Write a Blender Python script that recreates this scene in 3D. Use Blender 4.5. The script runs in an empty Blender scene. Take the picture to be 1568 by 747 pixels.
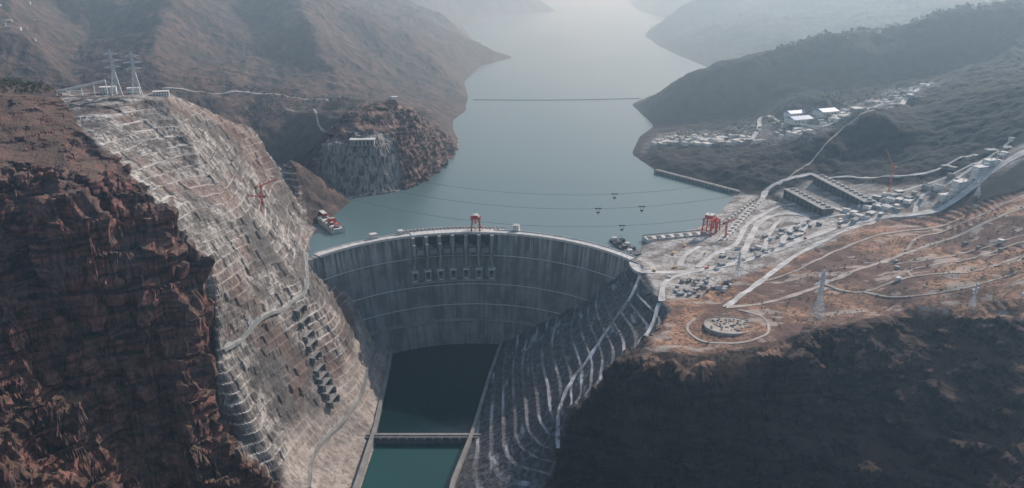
import bpy, math, time, random
import numpy as np
from mathutils import Vector, Matrix, geometry
T0=time.time();random.seed(4)
# ---------------------------------------------------------------- noise
def _h(ix,iy,iz,seed):
    h=(ix*np.uint32(374761393)+iy*np.uint32(668265263)+iz*np.uint32(2246822519)+np.uint32(seed*7919+17))
    h=(h^(h>>np.uint32(13)))*np.uint32(1274126177)
    h=h^(h>>np.uint32(16))
    return h.astype(np.float32)*np.float32(2.0/4294967295.0)-np.float32(1)
def vn(x,y,z,seed=0):
    fx=np.floor(x);fy=np.floor(y);fz=np.floor(z)
    ix=fx.astype(np.int64).astype(np.uint32);iy=fy.astype(np.int64).astype(np.uint32);iz=fz.astype(np.int64).astype(np.uint32)
    u=x-fx;v=y-fy;w=z-fz
    u=u*u*(3-2*u);v=v*v*(3-2*v);w=w*w*(3-2*w)
    o=np.uint32(1)
    a=_h(ix,iy,iz,seed)*(1-u)+_h(ix+o,iy,iz,seed)*u
    b=_h(ix,iy+o,iz,seed)*(1-u)+_h(ix+o,iy+o,iz,seed)*u
    c=_h(ix,iy,iz+o,seed)*(1-u)+_h(ix+o,iy,iz+o,seed)*u
    d=_h(ix,iy+o,iz+o,seed)*(1-u)+_h(ix+o,iy+o,iz+o,seed)*u
    return (a*(1-v)+b*v)*(1-w)+(c*(1-v)+d*v)*w
def cell(x,y,z,seed=0):
    return _h(*[np.floor(q).astype(np.int64).astype(np.uint32) for q in (x,y,z)],seed)
def fbm(x,y,z,o=4,seed=0,g=.5):
    s=0;a=1.;t=0
    for i in range(o):
        s=s+a*vn(x,y,z,seed+i);t+=a;a*=g;x=x*2.03+3.1;y=y*2.03+7.7;z=z*2.03+1.3
    return s/t
def ridg(x,y,z,o=4,seed=0,g=.5):
    s=0;a=1.;t=0
    for i in range(o):
        s=s+a*(1-2*np.abs(vn(x,y,z,seed+i)));t+=a;a*=g;x=x*2.03+3.1;y=y*2.03+7.7;z=z*2.03+1.3
    return s/t
def sstep(a,b,x):
    t=np.clip((x-a)/(b-a),0,1);return t*t*(3-2*t)
# ---------------------------------------------------------------- survey points
L=[] # polylines of (x,y,z)
def pl(*p): L.append(list(p))
def plz(z,*p): L.append([(a,b,z) for a,b in p])
W=-8
plz(W,(-384,1415),(-402,1500),(-425,1590),(-480,1680),(-560,1780),(-630,1900),(-680,2030),(-640,2120),(-560,2040),(-500,1930),(-470,1850),(-420,1810),(-364,1797),(-300,1830),(-255,1880),(-220,1949),(-185,2060),(-171,2190),(-160,2330),(-166,2398),(-195,2550),(-205,2700),(-169,2878),(-175,3130),(-221,3564),(-175,4046),(3,4430),(-150,4827),(-273,5391),(-440,6670),(-254,7360),(415,8040),(300,8600),(-300,9900),(-600,12000),(-500,16500))
plz(W,(228,1395),(259,1492),(320,1530),(397,1589),(460,1690),(521,1807),(500,1865),(382,2016),(339,2228),(394,2451),(465,2600),(462,2810),(450,3013),(564,3220),(800,3400),(1000,3600),(985,3920),(930,4500),(900,5000),(914,5605),(1083,6368),(1380,7120),(1250,8000),(1332,9280),(1500,11000),(1400,16500))
# reservoir bed
plz(-70,(-300,1620),(-250,1750),(-60,2100),(50,2600),(100,3300),(300,4200),(350,5500),(400,6600),(700,7600),(850,8600),(700,10000),(500,12000),(450,16500))
plz(-70,(150,1560),(330,1720),(150,2100),(200,2800),(400,3500))
plz(-60,(-520,1830),(-600,2010))
L.append([(-128,1650,-130)])
# tailrace water edges and bed
plz(-222,(-238,1500),(-230,1330),(-224,1146),(-229,1006),(-240,800),(-260,300))
plz(-222,(-20,1500),(-45,1330),(-69,1135),(-92,1006),(-100,800),(-110,300))
plz(-242,(-222,1500),(-216,1330),(-212,1146),(-215,1006),(-225,800),(-245,300))
plz(-242,(-36,1500),(-58,1330),(-80,1135),(-104,1006),(-112,800),(-125,300))
plz(-242,(-222,1540),(-36,1540))
# left abutment contact / slope
pl((-384,1400,0),(-310,1425,-90),(-282,1440,-180),(-238,1500,-222))
pl((-384,1400,0),(-352,1271,0),(-378,1130,0),(-415,1010,0))
pl((-485,1395,150),(-455,1230,150),(-483,1064,170))
pl((-300,1250,-110),(-340,1080,-110))
pl((-262,1330,-175),(-262,1180,-185),(-305,1051,-190))
pl((-758,1345,300),(-690,1350,298),(-650,1371,296),(-608,1404,292),(-640,1490,290),(-800,1450,298))
pl((-608,1404,292),(-590,1586,235),(-540,1669,185),(-494,1727,115),(-459,1647,40),(-410,1552,5),(-384,1400,2))
pl((-800,1700,220)); pl((-700,1800,120)); 
pl((-758,1345,300),(-630,1203,262),(-560,1120,230),(-502,1077,200),(-483,1064,170),(-437,1081,110))
pl((-432,1029,0),(-420,970,-50),(-317,946,-180))
pl((-446,1045,40),(-452,1010,30))
# red cliff
pl((-900,1500,300),(-837,1320,310),(-750,1260,290),(-680,1190,262),(-610,1080,245),(-584,1008,230))
pl((-719,1099,250),(-700,1050,200))
pl((-637,918,130),(-590,955,115),(-553,986,100),(-500,1020,80))
pl((-618,851,30),(-560,905,10),(-507,935,-20),(-470,975,-20))
pl((-588,772,-50),(-517,839,-100),(-426,906,-150))
pl((-1000,1200,330)); pl((-1200,1500,345)); pl((-900,1000,290)); pl((-760,860,170)); pl((-700,760,40)); pl((-900,700,200))
pl((-450,700,-130),(-360,600,-170)); pl((-700,450,50)); pl((-330,300,-190)); pl((-600,300,-50))
# right abutment slope
pl((228,1380,0),(150,1455,-110),(30,1508,-195),(-20,1500,-222))
pl((228,1380,0),(232,1262,3),(245,1141,4))
pl((100,1300,-110),(110,1150,-105),(70,1050,-120))
pl((10,1320,-180),(-5,1150,-185),(-30,1010,-195))
pl((147,1025,-40),(91,1019,-90),(71,959,-190))
# right cliff
pl((245,1141,4),(222,1075,2),(198,1010,0),(269,998,2),(344,1005,3),(444,1082,6),(497,1072,14),(603,1098,25),(673,1054,40),(707,1011,58),(900,1000,110))
pl((241,933,-170),(411,906,-150),(599,786,-60),(760,780,0))
pl((300,968,-80),(430,1010,-60),(560,1000,-30))
pl((-40,850,-215),(150,600,-205),(400,600,-190),(700,600,-90),(900,500,0)); pl((300,300,-200)); pl((0,300,-215))
# plateau
pl((319,1128,6),(390,1150,8),(555,1224,20),(774,1133,80),(900,1200,110))
pl((315,1306,1),(450,1400,3),(552,1632,2),(640,1720,18))
pl((275,1480,0),(320,1505,0),(400,1570,0),(540,1780,0))
pl((400,1250,8),(560,1350,18),(700,1480,30),(823,1460,42),(962,1454,105),(1100,1450,140))
pl((640,1250,28),(780,1300,55),(950,1300,110))
# right mid hill slope
pl((620,1773,15),(800,1700,45),(900,1640,75),(1049,1617,150),(1300,1500,230))
pl((415,2030,10),(560,1930,35),(873,1848,70),(1000,1850,120))
pl((400,2200,20),(470,2230,28),(604,2180,40),(742,1990,100),(860,2010,135),(1060,2155,175),(1225,1938,232),(1600,1900,330))
pl((450,2420,6),(600,2390,20),(760,2300,70),(880,2200,105),(1144,2310,172),(1400,2300,240))
# ridge B
pl((480,3000,5),(560,2880,60),(694,2735,134),(860,2720,180),(1025,2710,228),(1275,2623,288),(1592,2600,369),(2600,2600,600))
pl((520,2640,8),(650,2520,30),(850,2480,70),(1100,2450,130),(1400,2420,210)); 
pl((800,3150,60),(1200,3200,120),(1700,3300,200),(2600,3500,350))
# headland right far
pl((960,5300,10),(1150,5500,110),(1420,5420,203),(1900,5200,350),(2800,4800,600))
pl((1250,4200,80),(1700,4100,180),(2400,4300,320)); pl((1000,4600,20))
pl((1500,6500,120),(2200,6500,380)); pl((1450,7600,120),(1500,9000,200),(2500,9000,600),(2600,7600,650)); pl((1900,12000,500)); pl((4000,9000,1100),(4500,16500,1400)); pl((3500,6000,900)); pl((3500,3500,700)); pl((3200,2900,650))
# left mid: knob
pl((-440,1850,110),(-364,1850,118),(-320,1870,122),(-270,1930,110)); pl((-470,1900,90)); 
pl((-400,1950,140),(-307,2058,187),(-245,2110,140),(-200,2250,50)); pl((-480,2150,130)); pl((-300,2300,130)); pl((-240,2500,40)); pl((-500,2400,105)); pl((-740,2180,60))
# valley
pl((-766,2400,110),(-919,2339,135),(-1150,2200,160),(-1500,2000,190)); pl((-840,2260,125)); pl((-1100,1800,230)); pl((-1400,1600,300)); pl((-620,2260,100))
# big hill
pl((-1100,3600,470),(-950,3430,420),(-848,3297,360),(-720,2980,275),(-585,2710,150),(-540,2590,110))
pl((-582,3270,195),(-370,3460,124),(-260,3900,60)); pl((-300,4300,110),(-120,4420,25)); pl((-350,3000,60)); pl((-430,2780,90))
pl((-1000,3250,230),(-960,2950,130),(-850,2600,112))
pl((-1350,3400,430),(-1250,3000,340),(-1130,2600,215),(-1060,2420,150))
pl((-1560,3050,230),(-1400,2550,150))
pl((-2000,3300,500),(-1750,2900,390),(-1500,2500,270),(-1442,2300,215))
pl((-2200,2500,350),(-1800,2100,260)); pl((-3000,3500,650)); pl((-3200,2900,600)); pl((-1600,1500,360))
pl((-900,4500,400),(-780,5400,190),(-600,6700,120)); pl((-500,4400,240)); pl((-1500,4500,520)); pl((-700,7400,250),(0,7800,120),(250,8200,60)); pl((-1200,8000,600)); pl((-3500,6000,900)); pl((-1500,10500,600)); pl((-1500,13000,800)); pl((-5000,9000,1300),(-6000,16500,1500)); pl((-1600,6000,600))
SMAX=1.12; Q0=math.log(300); Q1=math.log(16400)
for y,zl,zr in ((300,60,60),(600,200,20),(900,310,150),(1300,360,200),(2000,380,450),(3000,650,720),(5000,900,900),(9000,1400,1300),(16500,1600,1500)):
    pl((-1.15*y,y,zl)); pl((1.15*y,y,zr))
pl((-330,290,-190),(-255,290,-222),(-120,290,-222),(300,290,-200),(400,290,-100))
pv=[];pz=[];pe=[];seen={}
for poly in L:
    prev=None
    for (x,y,z) in poly:
        k=(round(x),round(y))
        if k in seen: i=seen[k]
        else:
            i=len(pv);seen[k]=i;pv.append((x/y,math.log(y)));pz.append(z)
        if prev is not None and prev!=i: pe.append((prev,i))
        prev=i
ov,oe,of,orv,ore,orf=geometry.delaunay_2d_cdt([Vector(p) for p in pv],pe,[],0,1e-6)
PV=np.array(pv);PZ=np.array(pz)
tv=np.array([(v[0],v[1]) for v in ov]);tz=np.zeros(len(tv));nnew=0
for i,o in enumerate(orv):
    if len(o): tz[i]=pz[o[0]]
    else:
        nnew+=1
        d=np.hypot(PV[:,0]-tv[i,0],PV[:,1]-tv[i,1]);j=np.argsort(d)[:3];w=1/(d[j]+1e-6);tz[i]=(PZ[j]*w).sum()/w.sum()
NS,NQ=1000,1000
gs=np.linspace(-SMAX,SMAX,NS);gq=np.linspace(Q0,Q1,NQ)
R=np.full((NQ,NS),-100.0)
for f in of:
    f=list(f)
    for k in range(1,len(f)-1):
        a,b,c=f[0],f[k],f[k+1]
        A,B,C=tv[a],tv[b],tv[c]
        s0=max(0,int(np.searchsorted(gs,min(A[0],B[0],C[0])))-1);s1=min(NS,int(np.searchsorted(gs,max(A[0],B[0],C[0])))+1)
        q0=max(0,int(np.searchsorted(gq,min(A[1],B[1],C[1])))-1);q1=min(NQ,int(np.searchsorted(gq,max(A[1],B[1],C[1])))+1)
        if s1<=s0 or q1<=q0: continue
        X,Y=np.meshgrid(gs[s0:s1],gq[q0:q1])
        det=(B[1]-C[1])*(A[0]-C[0])+(C[0]-B[0])*(A[1]-C[1])
        if abs(det)<1e-14: continue
        l1=((B[1]-C[1])*(X-C[0])+(C[0]-B[0])*(Y-C[1]))/det
        l2=((C[1]-A[1])*(X-C[0])+(A[0]-C[0])*(Y-C[1]))/det
        l3=1-l1-l2
        m=(l1>=-1e-6)&(l2>=-1e-6)&(l3>=-1e-6)
        Z=l1*tz[a]+l2*tz[b]+l3*tz[c]
        R[q0:q1,s0:s1][m]=Z[m]
def blur(R,sig):
    r=int(3*sig)+1;k=np.exp(-0.5*(np.arange(-r,r+1)/sig)**2);k/=k.sum()
    for ax in (0,1):
        P=np.pad(R,[(r,r) if a==ax else (0,0) for a in (0,1)],mode='edge')
        o=np.zeros_like(R)
        for i,w in enumerate(k):
            o+=w*(P[i:i+R.shape[0],:] if ax==0 else P[:,i:i+R.shape[1]])
        R=o
    return R
R=blur(R,1.7);R2=blur(R,9)
def sdist(X,poly,closed=True):
    px,py=X[:,0],X[:,1];d=np.full(len(X),1e9);ins=np.zeros(len(X),bool)
    n=len(poly)
    for i in range(n if closed else n-1):
        x0,y0=poly[i];x1,y1=poly[(i+1)%n]
        dx,dy=x1-x0,y1-y0;t=np.clip(((px-x0)*dx+(py-y0)*dy)/(dx*dx+dy*dy),0,1)
        d=np.minimum(d,np.hypot(px-x0-t*dx,py-y0-t*dy))
        if y0!=y1 and closed:
            c=((y0>py)!=(y1>py))&(px<(x1-x0)*(py-y0)/(y1-y0)+x0);ins^=c
    return np.where(ins,d,-d)
# smooth out the faceting of the excavated right abutment
SS,QQ=np.meshgrid(gs,gq);YY=np.exp(QQ);XY=np.stack([(SS*YY).ravel(),YY.ravel()],1)
CRP=[(-100,1006),(-76,1135),(-52,1330),(-30,1510),(131,1470),(232,1385),(238,1250),(247,1141),(205,1060),(147,1025),(91,1015),(40,960),(-40,900),(-110,850)]
wR=sstep(16,55,sdist(XY,CRP)).reshape(R.shape)
R=R*(1-wR)+R2*wR
def zb(s,q):
    fs=np.clip((s+SMAX)/(2*SMAX)*(NS-1),0,NS-1.001);fq=np.clip((q-Q0)/(Q1-Q0)*(NQ-1),0,NQ-1.001)
    i=fs.astype(int);j=fq.astype(int);a=fs-i;b=fq-j
    return (R[j,i]*(1-a)+R[j,i+1]*a)*(1-b)+(R[j+1,i]*(1-a)+R[j+1,i+1]*a)*b
CAM=np.array([0,0,530.0])
def pos(P):
    y=np.exp(P[:,1]);return np.stack([P[:,0]*y,y,zb(P[:,0],P[:,1])],1)
# adaptive level of detail mesh
n0=56
a,b=np.meshgrid(np.linspace(-1.1,1.1,n0),np.linspace(Q0+.01,Q1-.01,n0))
P=np.stack([a.ravel(),b.ravel()],1)
idx=np.arange(n0*n0).reshape(n0,n0)
T=np.concatenate([np.stack([idx[:-1,:-1].ravel(),idx[:-1,1:].ravel(),idx[1:,1:].ravel()],1),np.stack([idx[:-1,:-1].ravel(),idx[1:,1:].ravel(),idx[1:,:-1].ravel()],1)])
THR=0.0026
for it in range(12):
    X=pos(P);n=len(P)
    E=np.concatenate([T[:,[0,1]],T[:,[1,2]],T[:,[2,0]]]);E.sort(axis=1)
    key=E[:,0].astype(np.int64)*n+E[:,1]
    uk,inv=np.unique(key,return_inverse=True)
    ea=(uk//n).astype(int);eb=(uk%n).astype(int)
    mid=(X[ea]+X[eb])/2
    ln=np.linalg.norm(X[ea]-X[eb],axis=1)/np.linalg.norm(mid-CAM,axis=1)
    thr=np.full(len(uk),THR)
    sx=np.abs(mid[:,0]/mid[:,1])
    thr[(mid[:,0]<-330)&(mid[:,1]<1350)]*=.8
    thr[sx>0.72]*=3
    thr[mid[:,1]<640]*=3
    thr[mid[:,1]>2600]*=1.3
    thr[(mid[:,2]<-22)&(mid[:,1]>1560)]*=5
    thr[(mid[:,2]<-232)]*=3
    mk=ln>thr
    if mk.sum()==0 or n>900000: break
    nid=np.full(len(uk),-1);nid[mk]=n+np.arange(mk.sum())
    P=np.concatenate([P,(P[ea[mk]]+P[eb[mk]])/2])
    nt=len(T);e0=nid[inv[:nt]];e1=nid[inv[nt:2*nt]];e2=nid[inv[2*nt:]]
    code=(e0>=0)*1+(e1>=0)*2+(e2>=0)*4
    out=[T[code==0]]
    m=code==7;t=T[m];A,B,C=e0[m],e1[m],e2[m]
    out+=[np.stack([t[:,0],A,C],1),np.stack([A,t[:,1],B],1),np.stack([C,B,t[:,2]],1),np.stack([A,B,C],1)]
    for c,(i0,i1,i2),ee in ((1,(0,1,2),e0),(2,(1,2,0),e1),(4,(2,0,1),e2)):
        m=code==c;t=T[m];M=ee[m];out+=[np.stack([t[:,i0],M,t[:,i2]],1),np.stack([M,t[:,i1],t[:,i2]],1)]
    for c,(i0,i1,i2),ea_,eb_ in ((3,(0,1,2),e0,e1),(6,(1,2,0),e1,e2),(5,(2,0,1),e2,e0)):
        m=code==c;t=T[m];A=ea_[m];B=eb_[m]
        out+=[np.stack([A,t[:,i1],B],1),np.stack([t[:,i0],A,B],1),np.stack([t[:,i0],B,t[:,i2]],1)]
    T=np.concatenate(out)
X=pos(P)
print("verts",len(X),"tris",len(T),time.time()-T0)
def vnorm(X,T):
    N=np.cross(X[T[:,1]]-X[T[:,0]],X[T[:,2]]-X[T[:,0]])
    o=np.zeros_like(X)
    for k in range(3):
        for c in range(3): o[:,c]+=np.bincount(T[:,k],weights=N[:,c],minlength=len(X))
    return o/(np.linalg.norm(o,axis=1,keepdims=True)+1e-9)
def mask(X,poly,w=6,nz=0): return sstep(-w,w,sdist(X,poly)+nz)
wob=fbm(X[:,0]/25,X[:,1]/25,X[:,2]/25,3,5)*14
mCL=mask(X,[(-758,1350),(-640,1203),(-502,1082),(-440,1085),(-434,1029),(-420,970),(-317,935),(-222,1006),(-216,1146),(-222,1330),(-225,1500),(-300,1450),(-375,1425),(-405,1560),(-455,1665),(-500,1740),(-550,1690),(-600,1590),(-640,1500),(-810,1460)],5,wob*.5)
mCR=mask(X,CRP,5,wob*.6)
mAp=mask(X,[(-300,1450),(-225,1500),(-222,1330),(-216,1146),(-222,990),(-317,930),(-335,1040),(-288,1180),(-285,1330)],6,wob*.5)
mKF=mask(X,[(-490,1780),(-300,1770),(-262,1850),(-290,1920),(-340,1900),(-440,1885),(-500,1900)],8,wob)
mRed=mask(X,[(-1600,1400),(-758,1345),(-630,1203),(-502,1077),(-437,1081),(-432,1029),(-420,970),(-317,946),(-270,700),(-300,300),(-1600,300)],5,wob*.5)
mSoil=mask(X,[(190,1008),(269,994),(344,1000),(444,1077),(603,1092),(707,1005),(900,990),(1100,1300),(1000,1454),(823,1500),(552,1640),(400,1520),(222,1262),(240,1141)],7,wob*.6)
mCon=np.maximum(mask(X,[(235,1170),(300,1200),(400,1290),(600,1420),(700,1500),(620,1640),(545,1800),(505,1830),(400,1600),(320,1520),(259,1480),(222,1380)],10,wob),
 mask(X,[(690,1500),(800,1490),(900,1530),(1010,1570),(1100,1640),(960,1640),(860,1640),(740,1780),(690,1800),(600,1760),(600,1640)],12,wob)*.75)
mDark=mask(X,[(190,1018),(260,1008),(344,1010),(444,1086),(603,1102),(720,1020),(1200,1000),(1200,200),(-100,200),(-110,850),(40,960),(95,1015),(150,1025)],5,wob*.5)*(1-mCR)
mKnob=mask(X,[(-500,1780),(-400,1770),(-280,1780),(-200,1900),(-130,2200),(-130,2420),(-300,2300),(-480,2000)],10,wob)
mVil=mask(X,[(370,2180),(470,2190),(600,2150),(742,1975),(870,2000),(1060,2120),(1200,2250),(1100,2330),(880,2230),(740,2330),(560,2420),(430,2440)],25,wob*2)
plat=np.maximum(mask(X,[(-810,1340),(-690,1352),(-650,1373),(-604,1404),(-630,1500),(-820,1470)],8),mCon)
# crevice between shotcrete slope and natural rock
cv=sdist(X,[(-480,1068),(-443,1062),(-437,1029),(-428,985),(-395,958)],False)
X[:,2]-=60*np.exp(-(cv/10)**2)
N=vnorm(X,T)
y=X[:,1];z0=X[:,2].copy()
conc=np.maximum(mCL,mCR)
steep=1-N[:,2]
hill=sstep(1750,2300,y)*np.clip((z0+8)/90,0,1)*(1-.6*mVil)
x_,y_,z_=X[:,0],X[:,1],X[:,2]
far=sstep(3500,7000,y)
rel=ridg(x_/520+.2*y_/520,y_/520,x_*0,6,11,.46)*66+fbm(x_/150,y_/150,x_*0,5,21)*16
X[:,2]+=hill*(rel-8)*(1+far*1.5)
X[:,2]+=mSoil*(1-mCon)*(fbm(x_/90,y_/90,x_*0,4,31)*9)
tz_=X[:,2]+fbm(x_/120,y_/120,x_*0,3,33)*11
def terr(z,h,fl):
    k=np.floor(z/h);f=z/h-k;return h*(k+np.clip((f-fl)/(1-fl),0,1))
X[:,2]+=mSoil*(1-mCon)*(terr(tz_,6.,.6)-tz_)*.8*sstep(-.1,.2,fbm(x_/110,y_/110,x_*0,3,34))
X[:,2]+=(1-plat)*(1-conc)*(1-mSoil)*np.clip((z0+10)/20,0,1)*sstep(1500,1700,y)*(1-hill)*fbm(x_/60,y_/60,x_*0,4,41)*8
# big buttresses and gullies of the natural rock
N=vnorm(X,T)
bed=np.clip((z0+226)/12,0,1)
near=np.where(y<1400,(1-conc)*(1-plat)*(1-mSoil*.95),0)*bed
st=np.clip((1-N[:,2])*3,0.12,1)
bt=ridg(x_/105,y_/105,z_/330,3,141,.45)
X+=N*(near*st*bt*(24+8*mRed))[:,None]
x_,y_,z_=X[:,0],X[:,1],X[:,2]
zz=X[:,2]+fbm(x_/90,y_/90,x_*0,3,51)*26
rockm=np.clip(mRed+mDark*.8+mKnob*.7,0,1)*(1-conc)*(1-plat)*np.clip(steep*(5+7*mRed),0,1)*bed
zt=terr(zz,46,.42)-zz
zt2=terr(zz+7,13,.4)-(zz+7)
brk=sstep(-.4,.15,fbm(x_/60,y_/60,z_/60,3,151))
X[:,2]+=rockm*(zt*.85+zt2*.6)*brk
# excavation benches
bench=(X[:,2]+0.06*(y_-1200)+fbm(x_/160,y_/160,x_*0,2,61)*(9-8*mCR))/13.0
hb=terr(bench*13,13,.33)-bench*13
X[:,2]+=conc*bed*(1-plat)*(1-.6*mAp)*hb*np.clip(steep*4,0,1)
hk=(z_+fbm(x_/100,y_/100,x_*0,2,62)*12)
X[:,2]+=np.clip(mKF+mVil*.6,0,1)*(1-conc)*(terr(hk,20,.4)-hk)
N=vnorm(X,T)
x_,y_,z_=X[:,0],X[:,1],X[:,2]
st=np.clip((1-N[:,2])*3,0.1,1)
wx=fbm(x_/30,y_/30,z_/30,3,160)*10;wz=fbm(x_/30,y_/30,z_/40,3,165)*12
blk=cell((x_+y_*.4+wx)/17,(y_-x_*.3+wx)/17,(z_+wz)/30,170)*6.5+cell((x_+wx)/7,(y_+wx)/7,(z_+wz)/12,171)*2.6
rd=ridg(x_/45,y_/45,z_/90,4,71,.5)*11+fbm(x_/11,y_/11,z_/25,2,81)*2.2+blk
nat=(1-conc)*(1-plat)*(1-mSoil*.9)*mKnob*(1-.7*mKF)*.9
nat=np.where(y<1400,(1-conc)*(1-plat)*(1-mSoil*.93)*bed,nat)
X+=N*(nat*st*rd)[:,None]
cdd=fbm(x_/40,y_/40,z_/40,3,95)*2.5+vn(x_/7,y_/7,z_/7,96)*.8
cl=cell((x_*.3+y_)/17,bench,x_*0,97)
X+=N*(conc*bed*(1-plat)*(cdd*(1-.5*mCR)+mCL*(1-mAp)*cl*1.7))[:,None]
mid_=sstep(1500,1700,y)*(1-plat)
X[:,2]+=mid_*np.clip((z0+8)/25,0,1)*fbm(x_/22,y_/22,x_*0,4,99)*6*(1+far)
print("displaced",time.time()-T0)
me=bpy.data.meshes.new("terrain")
me.vertices.add(len(X));me.vertices.foreach_set("co",X.astype(np.float32).ravel())
me.loops.add(len(T)*3);me.loops.foreach_set("vertex_index",T.astype(np.int32).ravel())
me.polygons.add(len(T));me.polygons.foreach_set("loop_start",(np.arange(len(T))*3).astype(np.int32))
me.update(calc_edges=True)
def attr(name,r,g,b):
    at=me.attributes.new(name,'FLOAT_COLOR','POINT')
    at.data.foreach_set("color",np.stack([r,g,b,np.ones_like(r)],1).astype(np.float32).ravel())
attr("m1",conc,mSoil,mRed)
attr("m2",mDark,mCon,mKnob)
attr("m3",mCR,mKF,mVil)
attr("m4",mAp,sstep(100,450,X[:,0]),1-sstep(20,130,X[:,2]))
at=me.attributes.new("bench",'FLOAT','POINT');at.data.foreach_set("value",bench.astype(np.float32))
me.polygons.foreach_set("use_smooth",np.zeros(len(T),bool))
terrain=bpy.data.objects.new("terrain",me);bpy.context.collection.objects.link(terrain)
# ---------------------------------------------------------------- material helpers
class NT:
    def __init__(s,name):
        s.m=bpy.data.materials.new(name);s.m.use_nodes=True;s.t=s.m.node_tree;s.t.nodes.clear()
        s.out=s.n('ShaderNodeOutputMaterial');s.b=s.n('ShaderNodeBsdfPrincipled');s.t.links.new(s.b.outputs[0],s.out.inputs[0])
    def n(s,k): return s.t.nodes.new(k)
    def set(s,inp,v):
        if isinstance(v,bpy.types.NodeSocket): s.t.links.new(v,inp)
        else: inp.default_value=v
    def math(s,op,a,b=0.0,clamp=False):
        n=s.n('ShaderNodeMath');n.operation=op;n.use_clamp=clamp;s.set(n.inputs[0],a);s.set(n.inputs[1],b);return n.outputs[0]
    def mix(s,f,a,b,mode='MIX'):
        n=s.n('ShaderNodeMix');n.data_type='RGBA';n.blend_type=mode;s.set(n.inputs[0],f)
        s.set(n.inputs[6],a if isinstance(a,bpy.types.NodeSocket) else (*a,1));s.set(n.inputs[7],b if isinstance(b,bpy.types.NodeSocket) else (*b,1));return n.outputs[2]
    def ramp(s,f,p0,p1,v0=0.,v1=1.):
        n=s.n('ShaderNodeMapRange');n.clamp=True;s.set(n.inputs[0],f);n.inputs[1].default_value=p0;n.inputs[2].default_value=p1;n.inputs[3].default_value=v0;n.inputs[4].default_value=v1;return n.outputs[0]
    def noise(s,vec,sc=1.,det=3.,sx=None,rough=.6):
        if sx is not None:
            v=s.n('ShaderNodeVectorMath');v.operation='MULTIPLY';s.set(v.inputs[0],vec);v.inputs[1].default_value=sx;vec=v.outputs[0]
        n=s.n('ShaderNodeTexNoise');s.set(n.inputs['Vector'],vec);n.inputs['Scale'].default_value=sc;n.inputs['Detail'].default_value=det;n.inputs['Roughness'].default_value=rough;return n.outputs[0]
    def bump(s,h,st,dist):
        n=s.n('ShaderNodeBump');n.inputs['Strength'].default_value=st;n.inputs['Distance'].default_value=dist;s.set(n.inputs['Height'],h);s.t.links.new(n.outputs[0],s.b.inputs['Normal'])
M=NT("terrain_rock_soil_concrete")
geo=M.n('ShaderNodeNewGeometry');POS=geo.outputs['Position'];NRM=geo.outputs['True Normal']
sp=M.n('ShaderNodeSeparateXYZ');M.set(sp.inputs[0],NRM);NZ=sp.outputs[2]
def gattr(n,k):
    a=M.n('ShaderNodeAttribute');a.attribute_name=n
    if k is None: return a.outputs['Fac']
    c=M.n('ShaderNodeSeparateColor');M.set(c.inputs[0],a.outputs['Color']);return c.outputs[k]
n_big=M.noise(POS,.006,3);n_mid=M.noise(POS,.03,4);n_fine=M.noise(POS,.18,3);n_str=M.noise(POS,1,3,(.015,.015,.16));n_ver=M.noise(POS,1,3,(.16,.16,.012))
flat=M.ramp(NZ,.62,.86)
mul=lambda a,b:M.math('MULTIPLY',a,b)
# natural hills
c=M.mix(M.ramp(n_mid,.38,.62),(.05,.042,.04),(.17,.11,.092))
c=M.mix(mul(M.ramp(n_fine,.45,.6),.6),c,(.032,.033,.03))
c=M.mix(mul(M.ramp(n_big,.45,.6),.5),c,(.042,.041,.038))
c=M.mix(mul(gattr("m4",1),.75),c,(.022,.024,.025))
hills=c
vil=M.mix(M.ramp(n_fine,.42,.6),(.40,.38,.35),(.06,.052,.047))
# red cliff
c=M.mix(M.ramp(n_str,.4,.6),(.045,.027,.027),(.20,.092,.076))
c=M.mix(mul(M.ramp(n_mid,.48,.6),.5),c,(.12,.09,.085))
c=M.mix(mul(M.ramp(n_ver,.5,.64),.7),c,(.02,.015,.015))
gr=M.mix(M.ramp(n_fine,.4,.62),(.05,.036,.02),(.17,.105,.05))
c=M.mix(mul(mul(mul(M.ramp(NZ,.4,.7),M.ramp(n_mid,.44,.56)),gattr("m4",2)),.8),c,gr)
c=M.mix(mul(M.ramp(NZ,.86,.95),.8),c,(.13,.09,.068))
red=c
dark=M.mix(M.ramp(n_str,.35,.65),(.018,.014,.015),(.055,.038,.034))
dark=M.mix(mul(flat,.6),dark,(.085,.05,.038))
knob=M.mix(M.ramp(n_str,.38,.62),(.05,.038,.034),(.24,.16,.135))
# soil
c=M.mix(M.ramp(n_mid,.35,.6),(.17,.095,.065),(.42,.235,.15))
c=M.mix(mul(M.ramp(n_fine,.48,.6),.85),c,(.085,.062,.048))
c=M.mix(mul(M.ramp(n_big,.46,.55),.85),c,(.115,.07,.06))
pale_=mul(M.ramp(M.noise(POS,1,3,(.012,.03,.1)),.56,.62),.7)
c=M.mix(pale_,c,(.40,.34,.29))
soil=c
con=M.mix(M.ramp(n_mid,.4,.62),(.50,.475,.44),(.19,.15,.125))
con=M.mix(mul(M.ramp(n_fine,.52,.6),.7),con,(.12,.10,.088))
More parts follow.
